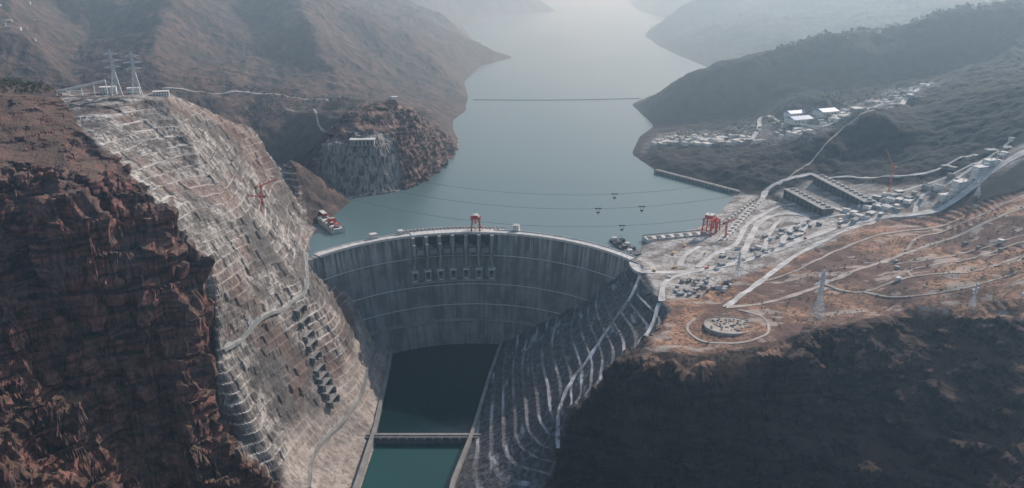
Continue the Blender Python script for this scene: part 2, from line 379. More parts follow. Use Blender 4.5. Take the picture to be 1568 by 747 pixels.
# shotcrete benches
B=gattr("bench",None);fr=M.math('FRACT',B)
benchf=M.math('LESS_THAN',fr,.30)
c=M.mix(M.ramp(n_mid,.36,.62),(.13,.115,.105),(.45,.41,.37))
c=M.mix(mul(M.ramp(n_ver,.46,.6),.85),c,(.06,.052,.048))
c=M.mix(mul(M.ramp(n_fine,.48,.62),.45),c,(.11,.092,.08))
bw=M.ramp(M.noise(POS,.012,3),.42,.58,.1,.9)
c=M.mix(mul(benchf,bw),c,(.58,.54,.50))
row=M.math('LESS_THAN',M.math('FRACT',mul(B,4.0)),.25)
rw=M.ramp(M.noise(POS,.02,2),.4,.6,.1,.6)
c=M.mix(mul(row,rw),c,(.08,.07,.065))
c=M.mix(mul(M.ramp(M.noise(POS,.010,4),.49,.58),.7),c,(.085,.075,.07))
c=M.mix(mul(M.ramp(n_big,.52,.62),.5),c,(.18,.11,.085))
ap=M.mix(M.ramp(n_mid,.35,.65),(.28,.24,.205),(.44,.38,.33))
ap=M.mix(mul(M.ramp(n_ver,.48,.62),.6),ap,(.13,.11,.10))
shotL=M.mix(mul(gattr("m4",0),.75),c,ap)
c=M.mix(M.ramp(n_ver,.35,.6),(.17,.17,.175),(.045,.045,.048))
c=M.mix(mul(M.ramp(n_mid,.4,.65),.6),c,(.08,.073,.07))
bwr=M.ramp(M.noise(POS,1,3,(.03,.008,.03)),.50,.66,.06,.8)
c=M.mix(mul(M.math('LESS_THAN',fr,.24),bwr),c,(.46,.46,.46))
lime=mul(M.ramp(M.noise(POS,1,4,(.05,.012,.02)),.60,.68),.7)
c=M.mix(lime,c,(.45,.46,.47))
shotR=c
shot=M.mix(gattr("m3",0),shotL,shotR)
kf=M.mix(M.ramp(n_ver,.4,.62),(.30,.28,.26),(.09,.08,.075))
col=M.mix(gattr("m2",2),hills,knob)
col=M.mix(mul(gattr("m3",2),.6),col,vil)
col=M.mix(gattr("m3",1),col,kf)
col=M.mix(gattr("m1",2),col,red)
col=M.mix(gattr("m2",0),col,dark)
col=M.mix(gattr("m1",1),col,soil)
col=M.mix(gattr("m2",1),col,con)
col=M.mix(gattr("m1",0),col,shot)
M.set(M.b.inputs['Base Color'],col);M.b.inputs['Roughness'].default_value=.95;M.b.inputs['Specular IOR Level'].default_value=.15
M.bump(M.noise(POS,.25,3),.6,2.5)
me.materials.append(M.m)
def simple(name,c0,c1,sc=.15,rough=.8,metal=0.):
    q=NT(name);g=q.n('ShaderNodeNewGeometry').outputs['Position']
    q.set(q.b.inputs['Base Color'],q.mix(q.ramp(q.noise(g,sc,5),.35,.65),c0,c1));q.b.inputs['Roughness'].default_value=rough;q.b.inputs['Metallic'].default_value=metal;return q.m
m_road=simple("road_concrete_paving",(.60,.58,.55),(.36,.34,.31),.04,.9)
m_dirt=simple("road_dirt",(.46,.40,.34),(.27,.21,.17),.04,.95)
m_conc=simple("weathered_concrete",(.34,.33,.31),(.2,.195,.185),.1,.9)
m_mid=simple("old_grey_concrete",(.17,.165,.155),(.27,.26,.24),.04,.9)
m_pale=simple("pale_concrete",(.62,.60,.56),(.45,.43,.40),.1,.85)
m_chute=simple("lime_streaked_chute",(.58,.58,.58),(.10,.10,.10),.03,.85)
m_dkc=simple("stained_dark_concrete",(.07,.07,.07),(.13,.125,.12),.1,.9)
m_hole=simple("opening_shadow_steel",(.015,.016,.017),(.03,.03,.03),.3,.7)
m_redp=simple("crane_red_paint",(.60,.045,.025),(.45,.04,.025),.3,.45)
m_org=simple("crane_orange_paint",(.6,.16,.03),(.45,.12,.03),.3,.5)
m_galv=simple("galvanised_steel",(.68,.69,.70),(.52,.53,.54),.3,.5,.1)
m_wire=simple("wire_rope_steel",(.05,.05,.05),(.1,.1,.1),.3,.5,.3)
m_wall=simple("white_render_wall",(.70,.68,.64),(.52,.50,.47),.2,.85)
m_roofg=simple("grey_roof",(.30,.30,.30),(.2,.2,.2),.2,.8)
m_blue=simple("blue_sheet_roof",(.09,.19,.38),(.14,.26,.45),.2,.4)
m_leaf=simple("shrub_foliage",(.035,.045,.02),(.085,.08,.035),.2,.9)
m_glass=simple("window_glass",(.03,.04,.05),(.05,.06,.07),.5,.15)
m_yel=simple("machine_yellow",(.6,.35,.04),(.5,.28,.03),.4,.5)
class MB:
    def __init__(s): s.v=[];s.f=[];s.mi=[];s.mats=[]
    def mat(s,m):
        if m not in s.mats: s.mats.append(m)
        return s.mats.index(m)
    def hexa(s,pts,m):
        b=len(s.v);s.v+=[tuple(p) for p in pts];k=s.mat(m)
        for f in ((0,3,2,1),(4,5,6,7),(0,1,5,4),(1,2,6,5),(2,3,7,6),(3,0,4,7)):
            s.f.append(tuple(b+i for i in f));s.mi.append(k)
    def box(s,c,d,m,rz=0.,tap=1.):
        cs,sn=math.cos(rz),math.sin(rz);P=[]
        for z,t in ((-.5,1.),(.5,tap)):
            for x,y in ((-.5,-.5),(.5,-.5),(.5,.5),(-.5,.5)):
                X_,Y_=x*d[0]*t,y*d[1]*t;P.append((c[0]+X_*cs-Y_*sn,c[1]+X_*sn+Y_*cs,c[2]+z*d[2]))
        s.hexa(P,m)
    def beam(s,p,q,r,m):
        p=Vector(p);q=Vector(q);d=(q-p)
        if d.length<1e-4:return
        d.normalize();a=d.cross(Vector((0,0,1)))
        if a.length<.05:a=d.cross(Vector((1,0,0)))
        a.normalize();b=d.cross(a);P=[]
        for o in (p,q):
            for i,j in ((-1,-1),(1,-1),(1,1),(-1,1)): P.append(o+a*r*i+b*r*j)
        s.hexa(P,m)
    def gable(s,c,d,h,m,mr,rz=0.):
        s.box((c[0],c[1],c[2]+d[2]/2),d,m,rz);cs,sn=math.cos(rz),math.sin(rz)
        def w(x,y,z): return (c[0]+x*cs-y*sn,c[1]+x*sn+y*cs,c[2]+z)
        X_,Y_,Z_=d[0]/2+.6,d[1]/2+.6,d[2]+.01;b=len(s.v)
        s.v+=[w(-X_,-Y_,Z_),w(X_,-Y_,Z_),w(X_,Y_,Z_),w(-X_,Y_,Z_),w(-X_,0,Z_+h),w(X_,0,Z_+h)]
        k=s.mat(mr)
        for f in ((0,1,5,4),(2,3,4,5),(0,4,3),(1,2,5),(0,3,2,1)): s.f.append(tuple(b+i for i in f));s.mi.append(k)
    def obj(s,name,parent=None,loc=None):
        m=bpy.data.meshes.new(name);m.from_pydata(s.v,[],s.f)
        for q in s.mats: m.materials.append(q)
        m.polygons.foreach_set("material_index",s.mi);m.update()
        o=bpy.data.objects.new(name,m);bpy.context.collection.objects.link(o)
        if parent: o.parent=parent
        return o
bpy.context.view_layer.update()
def gz(x,y,default=0.):
    h,l,n_,i=terrain.ray_cast(Vector((x,y,3000)),Vector((0,0,-1)))
    return l.z if h else default
print("mat",time.time()-T0)
# ---------------------------------------------------------------- water
def water_mat(name,col,rough,sc):
    W_=NT(name);g=W_.n('ShaderNodeNewGeometry')
    n=W_.noise(g.outputs['Position'],sc,3);nb=W_.noise(g.outputs['Position'],.0015,3,(1,.35,1))
    W_.set(W_.b.inputs['Base Color'],W_.mix(W_.ramp(nb,.35,.65),col,tuple(c*1.3 for c in col)))
    W_.set(W_.b.inputs['Roughness'],W_.ramp(nb,.4,.6,rough,rough+.06));W_.b.inputs['IOR'].default_value=1.33
    W_.bump(n,.25,.6);return W_.m
def sheet(name,pts,z,mat):
    m=bpy.data.meshes.new(name);m.from_pydata([(a,b,z) for a,b in pts],[],[list(range(len(pts)))]);m.materials.append(mat)
    o=bpy.data.objects.new(name,m);bpy.context.collection.objects.link(o);return o
CX,CY,RR=-77.,1161.,366.
arc=[(CX+RR*math.sin(t),CY+RR*math.cos(t)) for t in np.radians(np.linspace(-51,55,60))]
wr=water_mat("reservoir_water_surface",(.085,.135,.137),.28,.08)
sheet("reservoir_water",[(-560,1470)]+arc+[(330,1450),(900,1560),(2600,2000),(9000,9000),(14000,16300),(-14000,16300),(-9000,9000),(-2600,2400),(-900,1700)],-8,wr)
wt=water_mat("tailwater_surface",(.005,.019,.02),.12,.1)
sheet("plunge_pool_water",[(-290,1139),(20,1139),(20,1530),(-290,1530)],-221,wt)
wt2=water_mat("river_water_surface",(.011,.052,.046),.15,.1)
sheet("river_water",[(-320,310),(20,310),(20,1122),(-320,1122)],-226,wt2)
# ---------------------------------------------------------------- dam body
def off(d): return 6+44*(max(d,0)/230)**1.25+(9 if d>178 else 0)
dv=[];df=[];uv=[]
th=np.radians(np.linspace(-60,60,481))
BAY0,BAYW,NB=-19.8,25.9/6,6
def inbay(t):
    a=(math.degrees(t)-BAY0)/BAYW
    return 0<=a<NB and .16<(a%1)<.84
prof=list(np.linspace(0,177.9,30))+[178.1]+list(np.linspace(185,260,8))
for t in th:
    top=24 if inbay(t) else 0
    c,s=math.sin(t),math.cos(t);ring=[]
    for d in [260,top]: ring.append((RR+7,-d))
    for d in prof: ring.append((RR-off(max(d,top)),-max(d,top)))
    for r,z in ring: dv.append((CX+r*c,CY+r*s,z));uv.append((RR*t,z))
K=len(prof)+2
for i in range(len(th)-1):
    for k in range(K-1):
        df.append((i*K+k,i*K+k+1,(i+1)*K+k+1,(i+1)*K+k))
m=bpy.data.meshes.new("dam_body");m.from_pydata(dv,[],df)
ul=m.uv_layers.new(name="UVMap")
for l in m.loops: ul.data[l.index].uv=uv[l.vertex_index]
D=NT("dam_concrete")
tc=D.n('ShaderNodeUVMap').outputs[0]
g=D.n('ShaderNodeNewGeometry').outputs['Position']
nb=D.noise(g,.02,4);ns=D.noise(tc,1,4,(.12,.008,1));nf=D.noise(g,.3,3)
ns2=D.noise(tc,1,4,(.03,.02,1))
sz=D.n('ShaderNodeSeparateXYZ');D.set(sz.inputs[0],g)
c=D.mix(D.ramp(nb,.3,.7),(.15,.15,.15),(.26,.255,.25))
c=D.mix(D.math('MULTIPLY',D.ramp(ns,.47,.62),.7),c,(.06,.06,.06))
c=D.mix(D.math('MULTIPLY',D.ramp(ns2,.48,.6),.7),c,(.075,.075,.075))
c=D.mix(D.math('MULTIPLY',D.ramp(sz.outputs[2],-60,-15),D.math('MULTIPLY',D.ramp(ns,.5,.4),.7)),c,(.44,.43,.41))
bk=D.n('ShaderNodeTexBrick');D.set(bk.inputs['Vector'],tc);bk.offset=0;bk.inputs['Scale'].default_value=1;bk.inputs['Brick Width'].default_value=20;bk.inputs['Row Height'].default_value=12;bk.inputs['Mortar Size'].default_value=.4
c=D.mix(D.math('MULTIPLY',bk.outputs['Fac'],.25),c,(.1,.1,.095))
D.set(D.b.inputs['Base Color'],c);D.b.inputs['Roughness'].default_value=.9
m.materials.append(D.m)
dam=bpy.data.objects.new("arch_dam",None);bpy.context.collection.objects.link(dam)
body=bpy.data.objects.new("dam_body",m);bpy.context.collection.objects.link(body);body.parent=dam
def arcbox(mb,t0,t1,r0,r1,z0,z1,mat,n=None):
    n=n or max(1,int(abs(t1-t0)/1.0));ts=np.radians(np.linspace(t0,t1,n+1))
    for a,b in zip(ts[:-1],ts[1:]):
        P=[]
        for z in (z0,z1):
            for t,r in ((a,r0),(b,r0),(b,r1),(a,r1)): P.append((CX+r*math.sin(t),CY+r*math.cos(t),z))
        mb.hexa(P,mat)
def P3(t,r,z): t=math.radians(t);return (CX+r*math.sin(t),CY+r*math.cos(t),z)
mb=MB()
BE=BAY0+BAYW*NB
arcbox(mb,-51,BAY0-.01,RR-8.5,RR+9,.02,1.4,m_pale);arcbox(mb,BE+.01,54.5,RR-8.5,RR+9,.02,1.4,m_pale)
for r0,r1 in ((RR-9.5,RR-8.5),(RR+9,RR+10)):
    arcbox(mb,-51,54.5,r0,r1,-1.5,3.2,m_pale)
arcbox(mb,BAY0,BE,RR-8.4,RR+8.9,.6,3,m_pale)
arcbox(mb,BAY0-2,BE+3,RR+11,RR+24,-3,1.5,m_pale)
for k in range(26): mb.box(P3(BAY0-1.5+k*1.15,RR+17,3.4),(2.5,9,3.8),m_conc,-math.radians(BAY0-1.5+k*1.15))
arcbox(mb,BAY0-3,BE+4,RR+23,RR+24,1.5,4,m_pale)
for t in np.arange(-50,54,2.2): mb.beam(P3(t,RR-8,1.4),P3(t,RR-8,9),.18,m_galv)
mb.obj("crest_roadway",dam)
mb=MB()
for k in range(NB+1):
    t=BAY0+k*BAYW;rz=-math.radians(t)
    for (ra,rb,za,zb_,w_) in ((RR-22,RR+22,-34,.5,6.4),(RR-30,RR-22,-48,-12,5.2),(RR-26,RR+7,-52,-34,6.0)):
        mb.box(P3(t,(ra+rb)/2,(za+zb_)/2),(w_,rb-ra,zb_-za),m_mid,rz)
    mb.box(P3(t,RR-33,-38),(3.4,6,16),m_mid,rz)
for k in range(NB):
    t=BAY0+(k+.5)*BAYW;rz=-math.radians(t)
    for j in range(5):
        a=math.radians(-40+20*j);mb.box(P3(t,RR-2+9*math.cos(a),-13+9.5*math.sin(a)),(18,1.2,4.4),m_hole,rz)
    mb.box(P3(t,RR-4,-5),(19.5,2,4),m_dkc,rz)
    mb.box(P3(t,RR-17,-31),(17,14,9),m_mid,rz,.8)
mb.obj("spillway_piers_and_gates",dam)
mb=MB()
arcbox(mb,BAY0-1.5,BE+1.5,RR-off(92)-9,RR-off(92)+3,-95,-91,m_mid)
for k in range(7):
    t=BAY0+k*BAYW;rz=-math.radians(t);r=RR-off(83)-3
    for sx in (-5.5,5.5):
        tt=t+math.degrees(sx/RR);mb.box(P3(tt,r,-81),(2.6,12,20),m_conc,rz)
    mb.box(P3(t,r,-70),(13.6,12,3),m_pale,rz);mb.box(P3(t,r+.5,-90),(13.4,11,3),m_pale,rz)
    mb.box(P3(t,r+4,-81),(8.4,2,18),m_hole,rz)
    mb.box(P3(t,r+3,-61),(5,8,15),m_mid,rz)
mb.obj("deep_outlets",dam)
mb=MB()
for z in (-46,-104,-145):
    arcbox(mb,-52,53,RR-off(-z)-2.2,RR-off(-z)+2,z,z+1.2,m_mid)
    arcbox(mb,-52,53,RR-off(-z)-2.4,RR-off(-z)-2.1,z+1.2,z+2.6,m_galv)
arcbox(mb,-40,33,RR-off(178)-2,RR-off(178)+4,-178,-172,m_mid)
mb.obj("inspection_galleries",dam)
def house(name_parent,mb,x,y,z,w,d,h,rz,wall,roof,flat=True):
    mb.box((x,y,z+h/2-1),(w,d,h+2),wall,rz)
    mb.box((x,y,z+h+.4),(w+1,d+1,.8),roof,rz)
    nfl=max(1,int(h/3.5));cs,sn=math.cos(rz),math.sin(rz)
    for f in range(nfl):
        n=max(2,int(w/4))
        for i in range(n):
            lx=-w/2+(i+.5)*w/n;ly=-d/2-.06
            mb.box((x+lx*cs-ly*sn,y+lx*sn+ly*cs,z+1.8+f*h/nfl),(w/n*.5,.15,1.5),m_glass,rz)
for t,w_,h in ((-31,14,9),(13,12,12),(-22.5,9,7)):
    q=MB();p=P3(t,RR+14,1);house(None,q,p[0],p[1],p[2],w_,10,h,-math.radians(t),m_wall,m_pale)
    q.box((p[0],p[1],-8),(w_+4,18,19),m_conc,-math.radians(t))
    q.obj("elevator_house",dam)
# ---------------------------------------------------------------- cranes
def gantry_crane(x,y,z,h,span,rz,mat,name="gantry_crane",dep=12):
    mb=MB();r=.9
    H=span/2;Dp=dep/2
    for sx in (-1,1):
        for sy in (-1,1):
            mb.beam((sx*H,sy*Dp,0),(sx*H*.8,sy*Dp*.8,h*.72),r,mat)
            mb.box((sx*H,sy*Dp,.8),(4,2,1.6),m_hole)
        for f in (.25,.5):
            w_=1-.2*f/.72;mb.beam((sx*H*w_,-Dp*w_,h*f),(sx*H*w_,Dp*w_,h*f),.5,mat)
        mb.beam((sx*H,-Dp,1),(sx*H*.86,Dp*.86,h*.5),.4,mat)
    for sy in (-1,1):
        mb.box((0,sy*Dp*.8,h*.74),(span*1.25,1.8,3),mat)
        mb.beam((-H*.9,sy*Dp*.9,h*.36),(H*.8,sy*Dp*.8,h*.7),.4,mat);mb.beam((H*.9,sy*Dp*.9,h*.36),(-H*.8,sy*Dp*.8,h*.7),.4,mat)
    mb.box((0,0,h*.84),(span*.55,dep*.75,h*.16),mat);mb.box((0,0,h*.93),(span*.6,dep*.8,.8),m_pale)
    mb.box((span*.32,0,h*.80),(4,dep*.5,3.5),m_pale)
    mb.beam((-span*.1,0,h*.93),(-span*.1,0,h*1.05),.5,mat)
    mb.beam((0,0,h*.7),(0,0,h*.45),.25,m_wire);mb.box((0,0,h*.43),(2.5,1.5,2.5),m_hole)
    o=mb.obj(name);o.location=(x,y,z);o.rotation_euler=(0,0,rz);return o
p=P3(.6,RR+6,3);gantry_crane(p[0],p[1],3,34,17,0,m_redp,dep=17)
gantry_crane(392,1512,1,44,26,math.radians(55),m_redp,dep=20)
gantry_crane(410,1535,1,30,16,math.radians(55),m_redp,dep=14)
def tower_crane(x,y,h,jib,rz,mat,tilt=0.):
    mb=MB();z=0;w_=1.3
    for sx in (-1,1):
        for sy in (-1,1): mb.beam((sx*w_,sy*w_,-2),(sx*w_,sy*w_,h),.3,mat)
    while z<h-3:
        for sx in (-1,1):
            mb.beam((sx*w_,-w_,z),(sx*w_,w_,z+3),.15,mat);mb.beam((-w_,sx*w_,z),(w_,sx*w_,z+3),.15,mat)
        z+=3
    mb.box((0,0,h+1),(3.6,3.6,2.4),mat);mb.box((2.4,-1.5,h+.6),(2,2,2.4),m_pale)
    mb.beam((0,0,h+2),(0,0,h+9),.5,mat)
    tj=Vector((jib*math.cos(tilt),0,h+2+jib*math.sin(tilt)))
    for sy in (-.9,.9): mb.beam((0,sy,h+1.6),(tj.x,sy*.5,tj.z-.6),.28,mat)
    mb.beam((0,0,h+3.4),(tj.x,0,tj.z+.6),.28,mat)
    n=int(jib/3)
    for i in range(n):
        a=Vector((0,0,h+2)).lerp(tj,i/n);b=Vector((0,0,h+2)).lerp(tj,(i+.5)/n)
        mb.beam(a+Vector((0,-.8,-.5)),b+Vector((0,0,1)),.13,mat);mb.beam(a+Vector((0,.8,-.5)),b+Vector((0,0,1)),.13,mat)
    mb.beam((0,0,h+1.8),(-jib*.28,0,h+2),.7,mat);mb.box((-jib*.27,0,h),(4,2.4,4),m_dkc)
    mb.beam((0,0,h+9),(tj.x*.7,0,h+2+(tj.z-h-2)*.7+1),.15,m_wire);mb.beam((0,0,h+9),(-jib*.27,0,h+2.4),.15,m_wire)
    mb.beam((tj.x*.8,0,h+2+(tj.z-h-2)*.8),(tj.x*.8,0,h-8),.12,m_wire)
    o=mb.obj("tower_crane");o.location=(x,y,gz(x,y));o.rotation_euler=(0,0,rz);return o
tower_crane(-452,1392,34,34,math.radians(35),m_redp,.25)
tower_crane(-440,1345,26,28,math.radians(200),m_redp,.1)
tower_crane(800,1640,56,40,math.radians(110),m_org,.9)
tower_crane(420,1490,30,26,math.radians(20),m_redp,.2)
# ---------------------------------------------------------------- lattice transmission towers
def lattice_tower(x,y,h,rz=0.,k=1.):
    mb=MB();B=h*.11
    def half(z): 
        f=z/h;return B*(1-f/.55*.78) if f<.55 else B*.22*(1-.5*(f-.55)/.45)
    zs=[0];
    while zs[-1]<h*.98:
        zs.append(min(h,zs[-1]+max(h*.035,half(zs[-1])*1.4)))
    for a,b in zip(zs[:-1],zs[1:]):
        wa,wb=half(a),half(b);ca=[(-wa,-wa,a),(wa,-wa,a),(wa,wa,a),(-wa,wa,a)];cb=[(-wb,-wb,b),(wb,-wb,b),(wb,wb,b),(-wb,wb,b)]
        for i in range(4):
            j=(i+1)%4
            mb.beam(ca[i],cb[i],.36*k,m_galv);mb.beam(ca[i],cb[j],.17*k,m_galv);mb.beam(ca[j],cb[i],.17*k,m_galv);mb.beam(cb[i],cb[j],.17*k,m_galv)
    for f,L_ in ((.62,.17),(.76,.21),(.90,.15)):
        z=h*f;w_=half(z)
        for s in (-1,1):
            tip=(s*h*L_,0,z+h*.005)
            for sy in (-1,1):
                mb.beam((s*w_,sy*w_,z),tip,.28*k,m_galv);mb.beam((s*w_,sy*w_,z+h*.045),tip,.24*k,m_galv)
            for q in (.33,.66):
                mb.beam((s*w_*(1-q)+tip[0]*q,0,z),(s*w_*(1-q)+tip[0]*q,0,z+h*.045*(1-q)),.16*k,m_galv)
            mb.beam(tip,(tip[0],0,z-h*.04),.18*k,m_wire)
    o=mb.obj("transmission_tower");z=gz(x,y);o.location=(x,y,z-.5);o.rotation_euler=(0,0,rz);return (x,y,z,h,rz)
TW=[lattice_tower(-682,1392,78,.5,1.25),lattice_tower(-648,1394,76,.5,1.25)]
TR=[lattice_tower(459,1096,86,.5,1.1),lattice_tower(384,1266,50,.5),lattice_tower(669,1066,40,.6),lattice_tower(728,1046,42,.6),lattice_tower(905,1500,40,.6)]
mb=MB()
def wire(mb,p,q,sag,r,n=26):
    p=Vector(p);q=Vector(q);pr=None
    for i in range(n+1):
        f=i/n;c=p.lerp(q,f)-Vector((0,0,4*sag*f*(1-f)))
        if pr is not None: mb.beam(pr,c,r,m_wire)
        pr=c
def arm(T_,f,s,L_):
    x,y,z,h,rz=T_;return (x+s*h*L_*math.cos(rz),y+s*h*L_*math.sin(rz),z+h*f-h*.04)
for f,L_ in ((.62,.17),(.76,.21),(.90,.15)):
    for s in (-1,1):
        wire(mb,arm(TR[0],f,s,L_),arm(TR[1],f,s,L_),8,.09);wire(mb,arm(TR[0],f,s,L_),arm(TR[2],f,s,L_),9,.09);wire(mb,arm(TR[2],f,s,L_),arm(TR[3],f,s,L_),3,.09,8)
        wire(mb,arm(TR[1],f,s,L_),arm(TR[4],f,s,L_),15,.09)
mb.obj("power_line")
# cable crane spanning the gorge above the dam
mb=MB();cars=[]
for yy,zl,fr_ in ((1575,62,(.56,)),(1530,46,(.60,.53)),(1490,22,(.565,))):
    p=Vector((-490,yy,zl+110));q=Vector((760,yy+10,zl+110))
    wire(mb,p,q,110,.22,50)
    for f in fr_: cars.append(p.lerp(q,f)-Vector((0,0,440*f*(1-f))))
mb.obj("cable_crane_rope")
for c in cars:
    q=MB()
    q.box((0,0,.3),(13,3,1.2),m_hole)
    for i in (-5.5,-2,2,5.5): q.box((i,0,1.2),(1.6,1.2,1.4),m_wire)
    for i in (-4,4): q.beam((i,0,0),(i*.5,0,-7),.3,m_wire)
    q.box((0,0,-8),(6,3,2.4),m_hole);q.beam((0,0,-9),(0,0,-13),.4,m_wire)
    o=q.obj("cable_crane_carriage");o.location=c
# floating debris boom
mb=MB();p=Vector((-150,3105,-7));q=Vector((500,3135,-7));nn=56
for i in range(nn):
    a=p.lerp(q,i/nn);b=p.lerp(q,(i+.8)/nn);s=math.sin(math.pi*i/nn)*-20
    mb.beam(a+Vector((0,s,0)),b+Vector((0,s,0)),1.2,m_wire)
mb.obj("floating_boom")
# ---------------------------------------------------------------- banks: intake platforms
def deck(mb,a,b,w_,z0,z1,mat):
    a=Vector((*a,0));b=Vector((*b,0));d=(b-a);rz=math.atan2(d.y,d.x);c=(a+b)/2
    mb.box((c.x,c.y,(z0+z1)/2),(d.length,w_,z1-z0),mat,rz);return c,rz,d.length
def on(c,rz,lx,ly,z): return (c.x+lx*math.cos(rz)-ly*math.sin(rz),c.y+lx*math.sin(rz)+ly*math.cos(rz),z)
def intake(a,b,w_,ng,crane=True,top=1.5):
    mb=MB();c,rz,Ln=deck(mb,a,b,w_,-16,top,m_pale)
    for i in range(ng):
        lx=-Ln/2+(i+.5)*Ln/ng
        mb.box(on(c,rz,lx,0,top+.3),(Ln/ng*.5,w_*.4,.8),m_hole,rz)
        mb.box(on(c,rz,lx+Ln/ng*.5,-w_/2+1.5,top+1.5),(1.6,2.4,3.2),m_dkc,rz)
        mb.box(on(c,rz,lx,w_/2+1.0,-4),(Ln/ng*.3,2.1,10),m_dkc,rz)
    for s in (-1,1): mb.box(on(c,rz,0,s*(w_/2-.6),top+.9),(Ln,.5,1.6),m_conc,rz);mb.box(on(c,rz,0,s*w_*.33,top+.2),(Ln,.7,.4),m_wire,rz)
    mb.obj("intake_platform");return c,rz,Ln
c,rz,Ln=intake((-452,1706),(-352,1542),28,8)
q=on(c,rz,-Ln*.38,0,1.6);gantry_crane(q[0],q[1],1.6,24,15,rz+math.pi/2,m_redp,dep=12)
q=on(c,rz,Ln*.30,0,1.6);gantry_crane(q[0],q[1],1.6,13,13,rz+math.pi/2,m_redp,dep=9)
mb=MB();q=on(c,rz,-Ln*.05,4,4.5);mb.box(q,(26,9,6),m_redp,rz);q=on(c,rz,-Ln*.05,4,7.8);mb.box(q,(27,10,.7),m_pale,rz)
q=on(c,rz,Ln*.42,2,4);mb.box(q,(9,9,6),m_wall,rz);mb.box((q[0],q[1],7.4),(10,10,.6),m_redp,rz);mb.obj("intake_hoist_house")
intake((262,1486),(392,1520),30,7)
intake((402,1462),(548,1724),20,14)
intake((426,1560),(560,1762),12,12)
mb=MB();c,rz,Ln=deck(mb,(205,1500),(232,1412),26,-11,-4.5,m_dkc)
for i in range(7):
    mb.box(on(c,rz,-Ln*.42+i*Ln*.13,-6+12*(i%2),-1.5),(8,9,6),m_pale if i%3==0 else m_dkc,rz);mb.beam(on(c,rz,-Ln*.42+i*Ln*.13,10,-4),on(c,rz,-Ln*.42+i*Ln*.13,10,2),.4,m_galv)
mb.beam(on(c,rz,-Ln*.46,0,-4),on(c,rz,-Ln*.3,4,9),.5,m_galv)
mb.obj("work_barge")
mb=MB();deck(mb,(372,2014),(535,1815),9,-20,1,m_mid);deck(mb,(374,2017),(536,1819),7,1.01,1.6,m_conc)
for i in range(26):
    f=i/25;mb.box((372+163*f-4,2014-199*f-3,-3),(2,2,9),m_dkc,-.9)
mb.obj("quay_wall")
for a,b,z1 in (((620,1730),(652,1580),30),((705,1790),(738,1585),38)):
    mb=MB();z=gz((a[0]+b[0])/2,(a[1]+b[1])/2);c,rz,Ln=deck(mb,a,b,26,z-20,z+14,m_dkc)
    mb.box(on(c,rz,0,0,z+14.6),(Ln+3,29,1.2),m_conc,rz)
    n=int(Ln/16)
    for i in range(n):
        lx=-Ln/2+(i+.5)*Ln/n
        mb.box(on(c,rz,lx,-13.3,z+4),(Ln/n*.5,1.4,18),m_hole,rz);mb.box(on(c,rz,lx,4,z+16.6),(6,8,3),m_conc,rz)
    mb.obj("intake_gate_house")
# secondary dam and pool training walls
mb=MB();mb.box((-150,1130,-226),(200,14,22),m_dkc);mb.box((-150,1132,-214.4),(204,5,1.2),m_mid)
for i in range(14): mb.box((-243+i*14.3,1121.5,-222),(2.2,3.4,13),m_dkc)
mb.obj("secondary_dam")
mb=MB()
for pts in ([(-243,1495),(-234,1330),(-228,1150),(-231,1010),(-238,860)],[(-16,1495),(-41,1330),(-65,1138),(-88,1010),(-98,860)]):
    for a,b in zip(pts[:-1],pts[1:]): deck(mb,a,b,6,-240,-212,m_mid)
mb.obj("training_wall")
# ---------------------------------------------------------------- roads
def road(name,pts,w_,mat,step=8):
    P_=[Vector((*p,0)) for p in pts];S=[]
    for i in range(len(P_)-1):
        p0=P_[max(i-1,0)];p1=P_[i];p2=P_[i+1];p3=P_[min(i+2,len(P_)-1)]
        n=max(2,int((p2-p1).length/step))
        for k in range(n):
            t=k/n;S.append(.5*((2*p1)+(-p0+p2)*t+(2*p0-5*p1+4*p2-p3)*t*t+(-p0+3*p1-3*p2+p3)*t**3))
    S.append(P_[-1]);v=[];f=[];NC=5
    Zc=[]
    for i,s in enumerate(S):
        d=(S[min(i+1,len(S)-1)]-S[max(i-1,0)]).normalized();n_=Vector((-d.y,d.x,0))
        ww=w_*(1+.22*math.sin(i*.7)*math.sin(i*.23+1))
        Zc.append([(s+n_*ww*(j/(NC-1)-.5)) for j in range(NC)])
    H=np.array([[gz(q.x,q.y) for q in r] for r in Zc]);Hm=H.max(axis=1);Hs=np.convolve(np.pad(Hm,2,mode='edge'),np.ones(5)/5,'valid')
    H=np.maximum(H,Hs[:,None]-1.0)+.7
    for i,r in enumerate(Zc):
        for j,q in enumerate(r): v.append((q.x,q.y,H[i,j]))
        q=r[0];v.append((q.x,q.y,H[i,0]-5));q=r[-1];v.append((q.x,q.y,H[i,-1]-5))
    C=NC+2
    for i in range(len(S)-1):
        a=i*C;b=a+C
        for j in range(NC-1): f.append((a+j,b+j,b+j+1,a+j+1))
        f.append((a+NC,b+NC,b,a));f.append((a+NC-1,b+NC-1,b+NC+1,a+NC+1))
    m=bpy.data.meshes.new(name);m.from_pydata(v,[],f);m.materials.append(mat);o=bpy.data.objects.new(name,m);bpy.context.collection.objects.link(o);return o
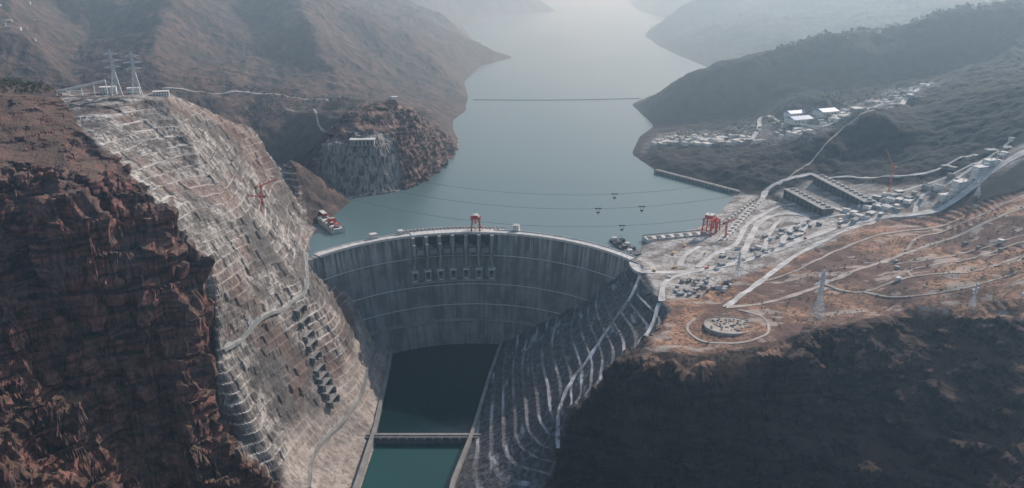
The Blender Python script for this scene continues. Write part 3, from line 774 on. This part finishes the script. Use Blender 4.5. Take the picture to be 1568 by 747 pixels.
for pts,w_,mt in (
 ([(222,1372),(232,1312),(317,1312),(407,1349),(509,1412),(665,1502),(792,1504),(876,1522),(988,1582),(1100,1620)],15,m_road),
 ([(407,1349),(440,1420),(468,1485),(517,1586),(570,1627),(612,1586),(560,1520),(526,1466),(509,1412)],12,m_road),
 ([(330,1330),(380,1400),(430,1450),(480,1560),(540,1640),(600,1680),(660,1640),(690,1560),(665,1502)],10,m_road),
 ([(468,1400),(500,1480),(540,1560),(575,1600)],9,m_road),
 ([(540,1440),(575,1500),(630,1560),(680,1560)],8,m_road),
 ([(400,1470),(430,1500),(490,1620),(560,1730),(600,1800),(700,1830)],12,m_road),
 ([(700,1485),(760,1560),(800,1620),(900,1640),(1000,1640)],8,m_road),
 ([(792,1504),(840,1580),(940,1620),(1060,1680)],8,m_road),
 ([(700,1830),(800,1760),(880,1700),(1000,1700)],8,m_road),
 ([(332,1141),(420,1252),(508,1355),(652,1470),(700,1485)],10,m_road),
 ([(332,1141),(408,1159),(508,1211),(638,1292),(754,1352),(885,1370),(1000,1400)],8,m_dirt),
 ([(240,1180),(262,1262),(317,1312)],9,m_road),
 ([(300,1340),(320,1390),(360,1440)],9,m_road),
 ([(280,1110),(262,1085),(262,1060),(285,1035),(330,1028),(370,1050),(380,1100),(350,1130)],4,m_dirt),
 ([(508,1211),(560,1180),(640,1190),(720,1160),(800,1180)],5,m_dirt),
 ([(638,1292),(700,1260),(790,1270),(900,1260)],4,m_dirt),
 ([(560,1180),(600,1140),(680,1110),(760,1120)],4,m_dirt),
 ([(640,1190),(660,1230),(740,1225),(820,1240),(900,1220)],4,m_dirt),
 ([(700,1340),(760,1400),(860,1420),(960,1440)],5,m_dirt),
 ([(420,1252),(500,1290),(600,1370),(720,1430),(860,1450)],6,m_dirt),
 ([(645,2140),(700,2250),(744,2360),(797,2131),(860,2080),(936,2113),(1000,2080),(1060,2155),(1163,2250)],12,m_road),
 ([(450,2230),(540,2215),(645,2140),(742,2040),(800,2040)],9,m_road),
 ([(800,2040),(900,2060),(1010,2130),(1100,2200)],8,m_road),
 ([(620,1800),(700,1870),(800,1960),(900,2020),(980,2060)],4,m_dirt),
 ([(-1000,2310),(-919,2330),(-780,2385),(-640,2400),(-520,2390)],8,m_road),
 ([(-650,2300),(-560,2250),(-520,2150),(-450,2050)],5,m_dirt),
 ([(-384,1396),(-352,1271),(-362,1200),(-378,1130),(-410,1020)],6,m_conc),
 ([(-262,1470),(-262,1330),(-262,1180),(-300,1051),(-290,960)],5,m_mid)):
    road("road",pts,w_,mt)
for pts,w_ in (([(234,1325),(205,1262),(176,1228),(150,1196),(120,1155),(96,1124),(72,1060),(66,985)],6),([(236,1180),(214,1122),(190,1085),(165,1050)],6)):
    road("drainage_chute",pts,w_,m_chute,6)
# ---------------------------------------------------------------- dark stepped gallery on the left slope
mb=MB()
for i in range(10):
    f=i/9;x=-352+f*58;yy=1208-f*66;z=gz(x,yy);rz=math.radians(78)
    mb.box((x-3,yy,z-2),(26,12,10),m_dkc,rz);mb.box((x+3.2,yy+.6,z-2.5),(20,1.2,7),m_hole,rz);mb.box((x-2,yy,z+3.6),(28,15,1.1),m_mid,rz)
    for s in (-1,1): mb.box((x+2+s*2.6,yy+s*12.5,z-2),(2,14,11),m_mid,rz)
mb.obj("stepped_cable_shaft")
# circular settling basin on the plateau
mb=MB();cx,cy=322,1078;zb_=gz(cx,cy)
for i in range(48):
    a=2*math.pi*i/48;b=2*math.pi*(i+1)/48;P_=[]
    for z in (zb_-8,zb_+2):
        for t,r in ((a,36),(b,36),(b,37.2),(a,37.2)): P_.append((cx+r*math.cos(t),cy+r*math.sin(t)*.8,z))
    mb.hexa(P_,m_conc)
b0=len(mb.v);mb.v+=[(cx+36.2*math.cos(2*math.pi*i/48),cy+36.2*.8*math.sin(2*math.pi*i/48),zb_+1.0) for i in range(48)];mb.f.append(tuple(range(b0,b0+48)));mb.mi.append(mb.mat(m_dirt))
for i in range(60):
    a=random.uniform(0,6.28);r=31*random.random()**.5;mb.box((cx+r*math.cos(a),cy+r*.75*math.sin(a),zb_+1.5),(random.uniform(1.5,5),random.uniform(1.5,4),random.uniform(.6,2.4)),random.choice((m_conc,m_mid,m_dkc)),a,.5)
mb.obj("circular_basin")
# ---------------------------------------------------------------- buildings
def cluster(name,poly,n,smin,smax,hmin,hmax,rz0=0.,mats=None,tile=.5,rnd=.3):
    mb=MB();xs=[p[0] for p in poly];ys=[p[1] for p in poly];k=0;tries=0;placed=[]
    while k<n and tries<n*40:
        tries+=1;x=random.uniform(min(xs),max(xs));y=random.uniform(min(ys),max(ys))
        if sdist(np.array([[x,y,0.]]),poly)[0]<0: continue
        w_=random.uniform(smin,smax);d=w_*random.uniform(.4,.8)
        if any(abs(x-a)+abs(y-b)<(w_+c_)*.6 for a,b,c_ in placed): continue
        placed.append((x,y,w_));z=gz(x,y);h=random.uniform(hmin,hmax);rz=rz0+random.uniform(-rnd,rnd)+random.choice((0,math.pi/2))
        wall,roof=random.choice(mats or [(m_wall,m_roofg),(m_wall,m_pale),(m_conc,m_roofg)])
        if random.random()<tile: mb.gable((x,y,z-1),(w_,d,h+1),h*.35,wall,roof,rz)
        else: house(None,mb,x,y,z,w_,d,h,rz,wall,roof)
        k+=1
    return mb.obj(name)
V1=[(m_wall,m_pale),(m_wall,m_roofg),(m_wall,m_pale),(m_conc,m_conc),(m_conc,m_pale)]
V2=[(m_conc,m_roofg),(m_conc,m_conc),(m_wall,m_conc),(m_mid,m_dkc),(m_wall,m_pale)]
cluster("village_houses",[(400,2200),(560,2170),(640,2120),(660,2200),(560,2300),(420,2320)],60,10,28,5,10,.3,V1,.3)
cluster("village_houses",[(742,2000),(860,2020),(930,2080),(900,2170),(760,2220),(700,2120)],34,10,26,5,10,.3,V1,.3)
cluster("village_houses",[(930,2060),(1060,2130),(1180,2230),(1100,2290),(950,2200)],22,8,20,4,8,.3,V1,.3)
cluster("hilltop_houses",[(-1150,3450),(-950,3400),(-800,3330),(-900,3600),(-1200,3700)],26,16,34,7,14,.2,V1)
cluster("hilltop_houses",[(-1900,2900),(-1500,2500),(-1450,2600),(-1900,3300)],18,10,20,4,8,.2,V1)
cluster("hilltop_houses",[(900,2700),(1300,2600),(1600,2590),(1600,2700),(1000,2780)],24,10,18,5,12,.2,V2)
cluster("site_workshops",[(260,1200),(330,1190),(370,1240),(330,1280),(270,1250)],30,4,12,2.5,5,.5,V2,.2)
cluster("site_workshops",[(350,1300),(500,1400),(620,1500),(600,1560),(500,1500),(380,1400)],34,5,14,2.5,5,.6,V2,.2)
cluster("site_workshops",[(640,1500),(760,1520),(840,1560),(820,1640),(700,1600)],34,6,24,4,8,.6,V1,.2)
cluster("site_workshops",[(840,1560),(1000,1600),(1080,1680),(960,1700),(850,1640)],18,8,26,4,9,.4,V2,.2)
cluster("site_workshops",[(600,1190),(760,1180),(860,1300),(700,1350)],8,6,10,3,5,.6,V2,.2)
for x,y,w_,d,rz in ((790,2195,64,44,.35),(856,2180,54,40,.35),(800,2255,58,30,.35)):
    mb=MB();z=gz(x,y)+1;mb.gable((x,y,z-4),(w_,d,14),6,m_wall,m_blue,rz)
    for i in range(6): mb.box(on(Vector((x,y,0)),rz,-w_/2+(i+.5)*w_/6,-d/2-.1,z+4),(w_/14,.2,4),m_glass,rz)
    mb.obj("warehouse")
mb=MB()
for i,(x,y,w_,d,h) in enumerate(((905,1560,34,18,16),(945,1575,26,16,22),(870,1545,30,14,10),(980,1600,30,16,14))):
    z=gz(x,y);house(None,mb,x,y,z,w_,d,h,.35,m_wall,m_pale)
mb.obj("switchyard_building")
mb=MB()
for i in range(9):
    x=860+i*17;y=1528+i*9;z=gz(x,y)
    for s in (-7,7): mb.beam((x+s,y,z),(x+s*.9,y,z+20),.5,m_galv)
    mb.beam((x-7,y,z+18),(x+7,y,z+18),.6,m_galv);mb.beam((x-7,y,z+10),(x+7,y,z+18),.25,m_galv)
mb.obj("switchyard_gantry")
mb=MB()
for (x,y,w_,d,h) in ((-705,1410,26,14,12),(-668,1425,20,12,10),(-620,1425,26,14,7)): house(None,mb,x,y,gz(x,y),w_,d,h,.35,m_wall,m_pale)
mb.obj("control_building")
mb=MB();a=Vector((-775,1372,gz(-775,1372)+6));b=Vector((-700,1395,gz(-700,1395)+24))
mb.beam(a,b,2,m_pale)
for i in range(5):
    c=a.lerp(b,i/4);mb.beam(c,(c.x,c.y,c.z-24),.6,m_galv)
mb.obj("conveyor_gallery")
mb=MB();z=gz(-350,1862);mb.box((-352,1860,z+4),(56,18,14),m_conc,.05);mb.box((-352,1860,z+11.6),(60,21,1.2),m_pale,.05)
for i in range(6): mb.box((-374+i*9,1850.5,z+4),(3,1,9),m_hole,.05)
mb.box((-300,2056,gz(-300,2056)+4),(16,12,9),m_wall,.3)
mb.obj("gate_house")
def truck(x,y,rz,mat):
    mb=MB();mb.box((-1.2,0,2.1),(5.6,2.5,2.0),mat);mb.box((-1.2,0,1.0),(6.6,2.0,.5),m_hole)
    mb.box((2.9,0,1.9),(1.9,2.4,2.2),mat);mb.box((3.6,0,2.4),(.6,2.1,.9),m_glass)
    for wx in (-3,-1.6,2.8):
        for wy in (-1.15,1.15):
            b=len(mb.v);k=mb.mat(m_hole)
            for s in (-.2,.2):
                for i in range(10): mb.v.append((wx+.55*math.cos(i*.628),wy+s,.55+.55*math.sin(i*.628)))
            mb.f.append(tuple(range(b,b+10)));mb.mi.append(k);mb.f.append(tuple(range(b+19,b+9,-1)));mb.mi.append(k)
            for i in range(10): mb.f.append((b+i,b+(i+1)%10,b+10+(i+1)%10,b+10+i));mb.mi.append(k)
    o=mb.obj("dump_truck");o.location=(x,y,gz(x,y)+.8);o.rotation_euler=(0,0,rz)
for x,y in ((250,1312),(290,1330),(345,1322),(420,1360),(470,1390),(300,1400),(330,1440),(560,1445),(640,1488),(270,1280),(360,1400)):
    truck(x,y,random.uniform(0,3),random.choice((m_yel,m_wall,m_redp)))
# ---------------------------------------------------------------- shrubs and trees
mb=MB()
def shrub(x,y,r):
    z=gz(x,y);k=mb.mat(m_leaf);hh=r*random.uniform(1.,1.9)
    if r>3: mb.beam((x,y,z-.5),(x+random.uniform(-.4,.4),y,z+hh*.7),r*.06,m_dkc)
    for i in range(14):
        a=random.uniform(0,6.283);e=random.uniform(-.3,1);rr=r*random.uniform(.2,.85);c=Vector((x+rr*math.cos(a),y+rr*math.sin(a),z+hh*(.5+.45*e)))
        b=len(mb.v);s=r*random.uniform(.28,.5)
        mb.v+=[tuple(c+Vector([random.uniform(-s,s) for _ in range(3)])) for _ in range(4)]
        for f in ((0,1,2),(0,2,3),(0,3,1),(1,3,2)): mb.f.append(tuple(b+q for q in f));mb.mi.append(k)
def scatter(poly,n,r0,r1):
    xs=[p[0] for p in poly];ys=[p[1] for p in poly];C=np.stack([np.random.uniform(min(xs),max(xs),n*4),np.random.uniform(min(ys),max(ys),n*4),np.zeros(n*4)],1)
    C=C[sdist(C,poly)>0];nn=fbm(C[:,0]/60,C[:,1]/60,C[:,2],3,200);C=C[nn>-.1][:n]
    for c in C: shrub(c[0],c[1],random.uniform(r0,r1))
np.random.seed(2)
scatter([(-1000,1330),(-760,1360),(-800,1470),(-1100,1600)],160,2.5,6)
scatter([(260,1010),(440,1090),(600,1110),(850,1100),(950,1400),(700,1400),(500,1260),(300,1120)],500,1.,2.6)
scatter([(400,2190),(1200,2250),(1100,2400),(500,2420)],260,3,6)
scatter([(-900,2300),(-500,2200),(-400,2450),(-800,2450)],260,3,6)
scatter([(860,2700),(1600,2560),(1650,2650),(900,2780)],120,4,9)
mb.obj("shrubs")
print("objects",time.time()-T0)
# ---------------------------------------------------------------- haze
def haze(name,y0,y1,dens,g,col):
    bpy.ops.mesh.primitive_cube_add(size=1,location=(0,(y0+y1)/2,230));hz=bpy.context.object;hz.name=name;hz.scale=(34000,y1-y0,1300)
    hm=bpy.data.materials.new(name+"_air");hm.use_nodes=True;t=hm.node_tree;t.nodes.clear()
    o=t.nodes.new('ShaderNodeOutputMaterial');v=t.nodes.new('ShaderNodeVolumeScatter');v.inputs['Color'].default_value=(*col,1);v.inputs['Density'].default_value=dens;v.inputs['Anisotropy'].default_value=g
    t.links.new(v.outputs[0],o.inputs['Volume']);hz.data.materials.append(hm)
haze("haze",-800,1900,1/16000,.5,(.5,.76,1))
haze("valley_haze",1901,17000,1/3900,.42,(.66,.86,1))
# ---------------------------------------------------------------- light, world, camera
EL,AZ=math.radians(31),math.radians(40)
Ld=Vector((math.cos(EL)*math.sin(AZ),math.cos(EL)*math.cos(AZ),math.sin(EL)))
sl=bpy.data.lights.new("sun","SUN");sl.energy=5;sl.angle=math.radians(.5);sl.color=(1,.965,.925)
so=bpy.data.objects.new("sun",sl);so.rotation_euler=Ld.to_track_quat('Z','Y').to_euler();bpy.context.collection.objects.link(so)
w=bpy.data.worlds.new("World");bpy.context.scene.world=w;w.use_nodes=True;t=w.node_tree
sk=t.nodes.new('ShaderNodeTexSky');sk.sky_type='NISHITA';sk.sun_disc=False;sk.sun_elevation=EL;sk.sun_rotation=AZ
t.links.new(sk.outputs[0],t.nodes['Background'].inputs[0]);t.nodes['Background'].inputs[1].default_value=.15
cd=bpy.data.cameras.new("camera");co=bpy.data.objects.new("camera",cd);bpy.context.collection.objects.link(co)
co.location=(0,0,530);co.rotation_euler=(math.radians(70),0,0);cd.lens=28.24;cd.clip_start=1;cd.clip_end=60000
sc=bpy.context.scene;sc.camera=co
sc.view_settings.view_transform='Standard';sc.view_settings.look='None';sc.view_settings.exposure=0
print("total",time.time()-T0)
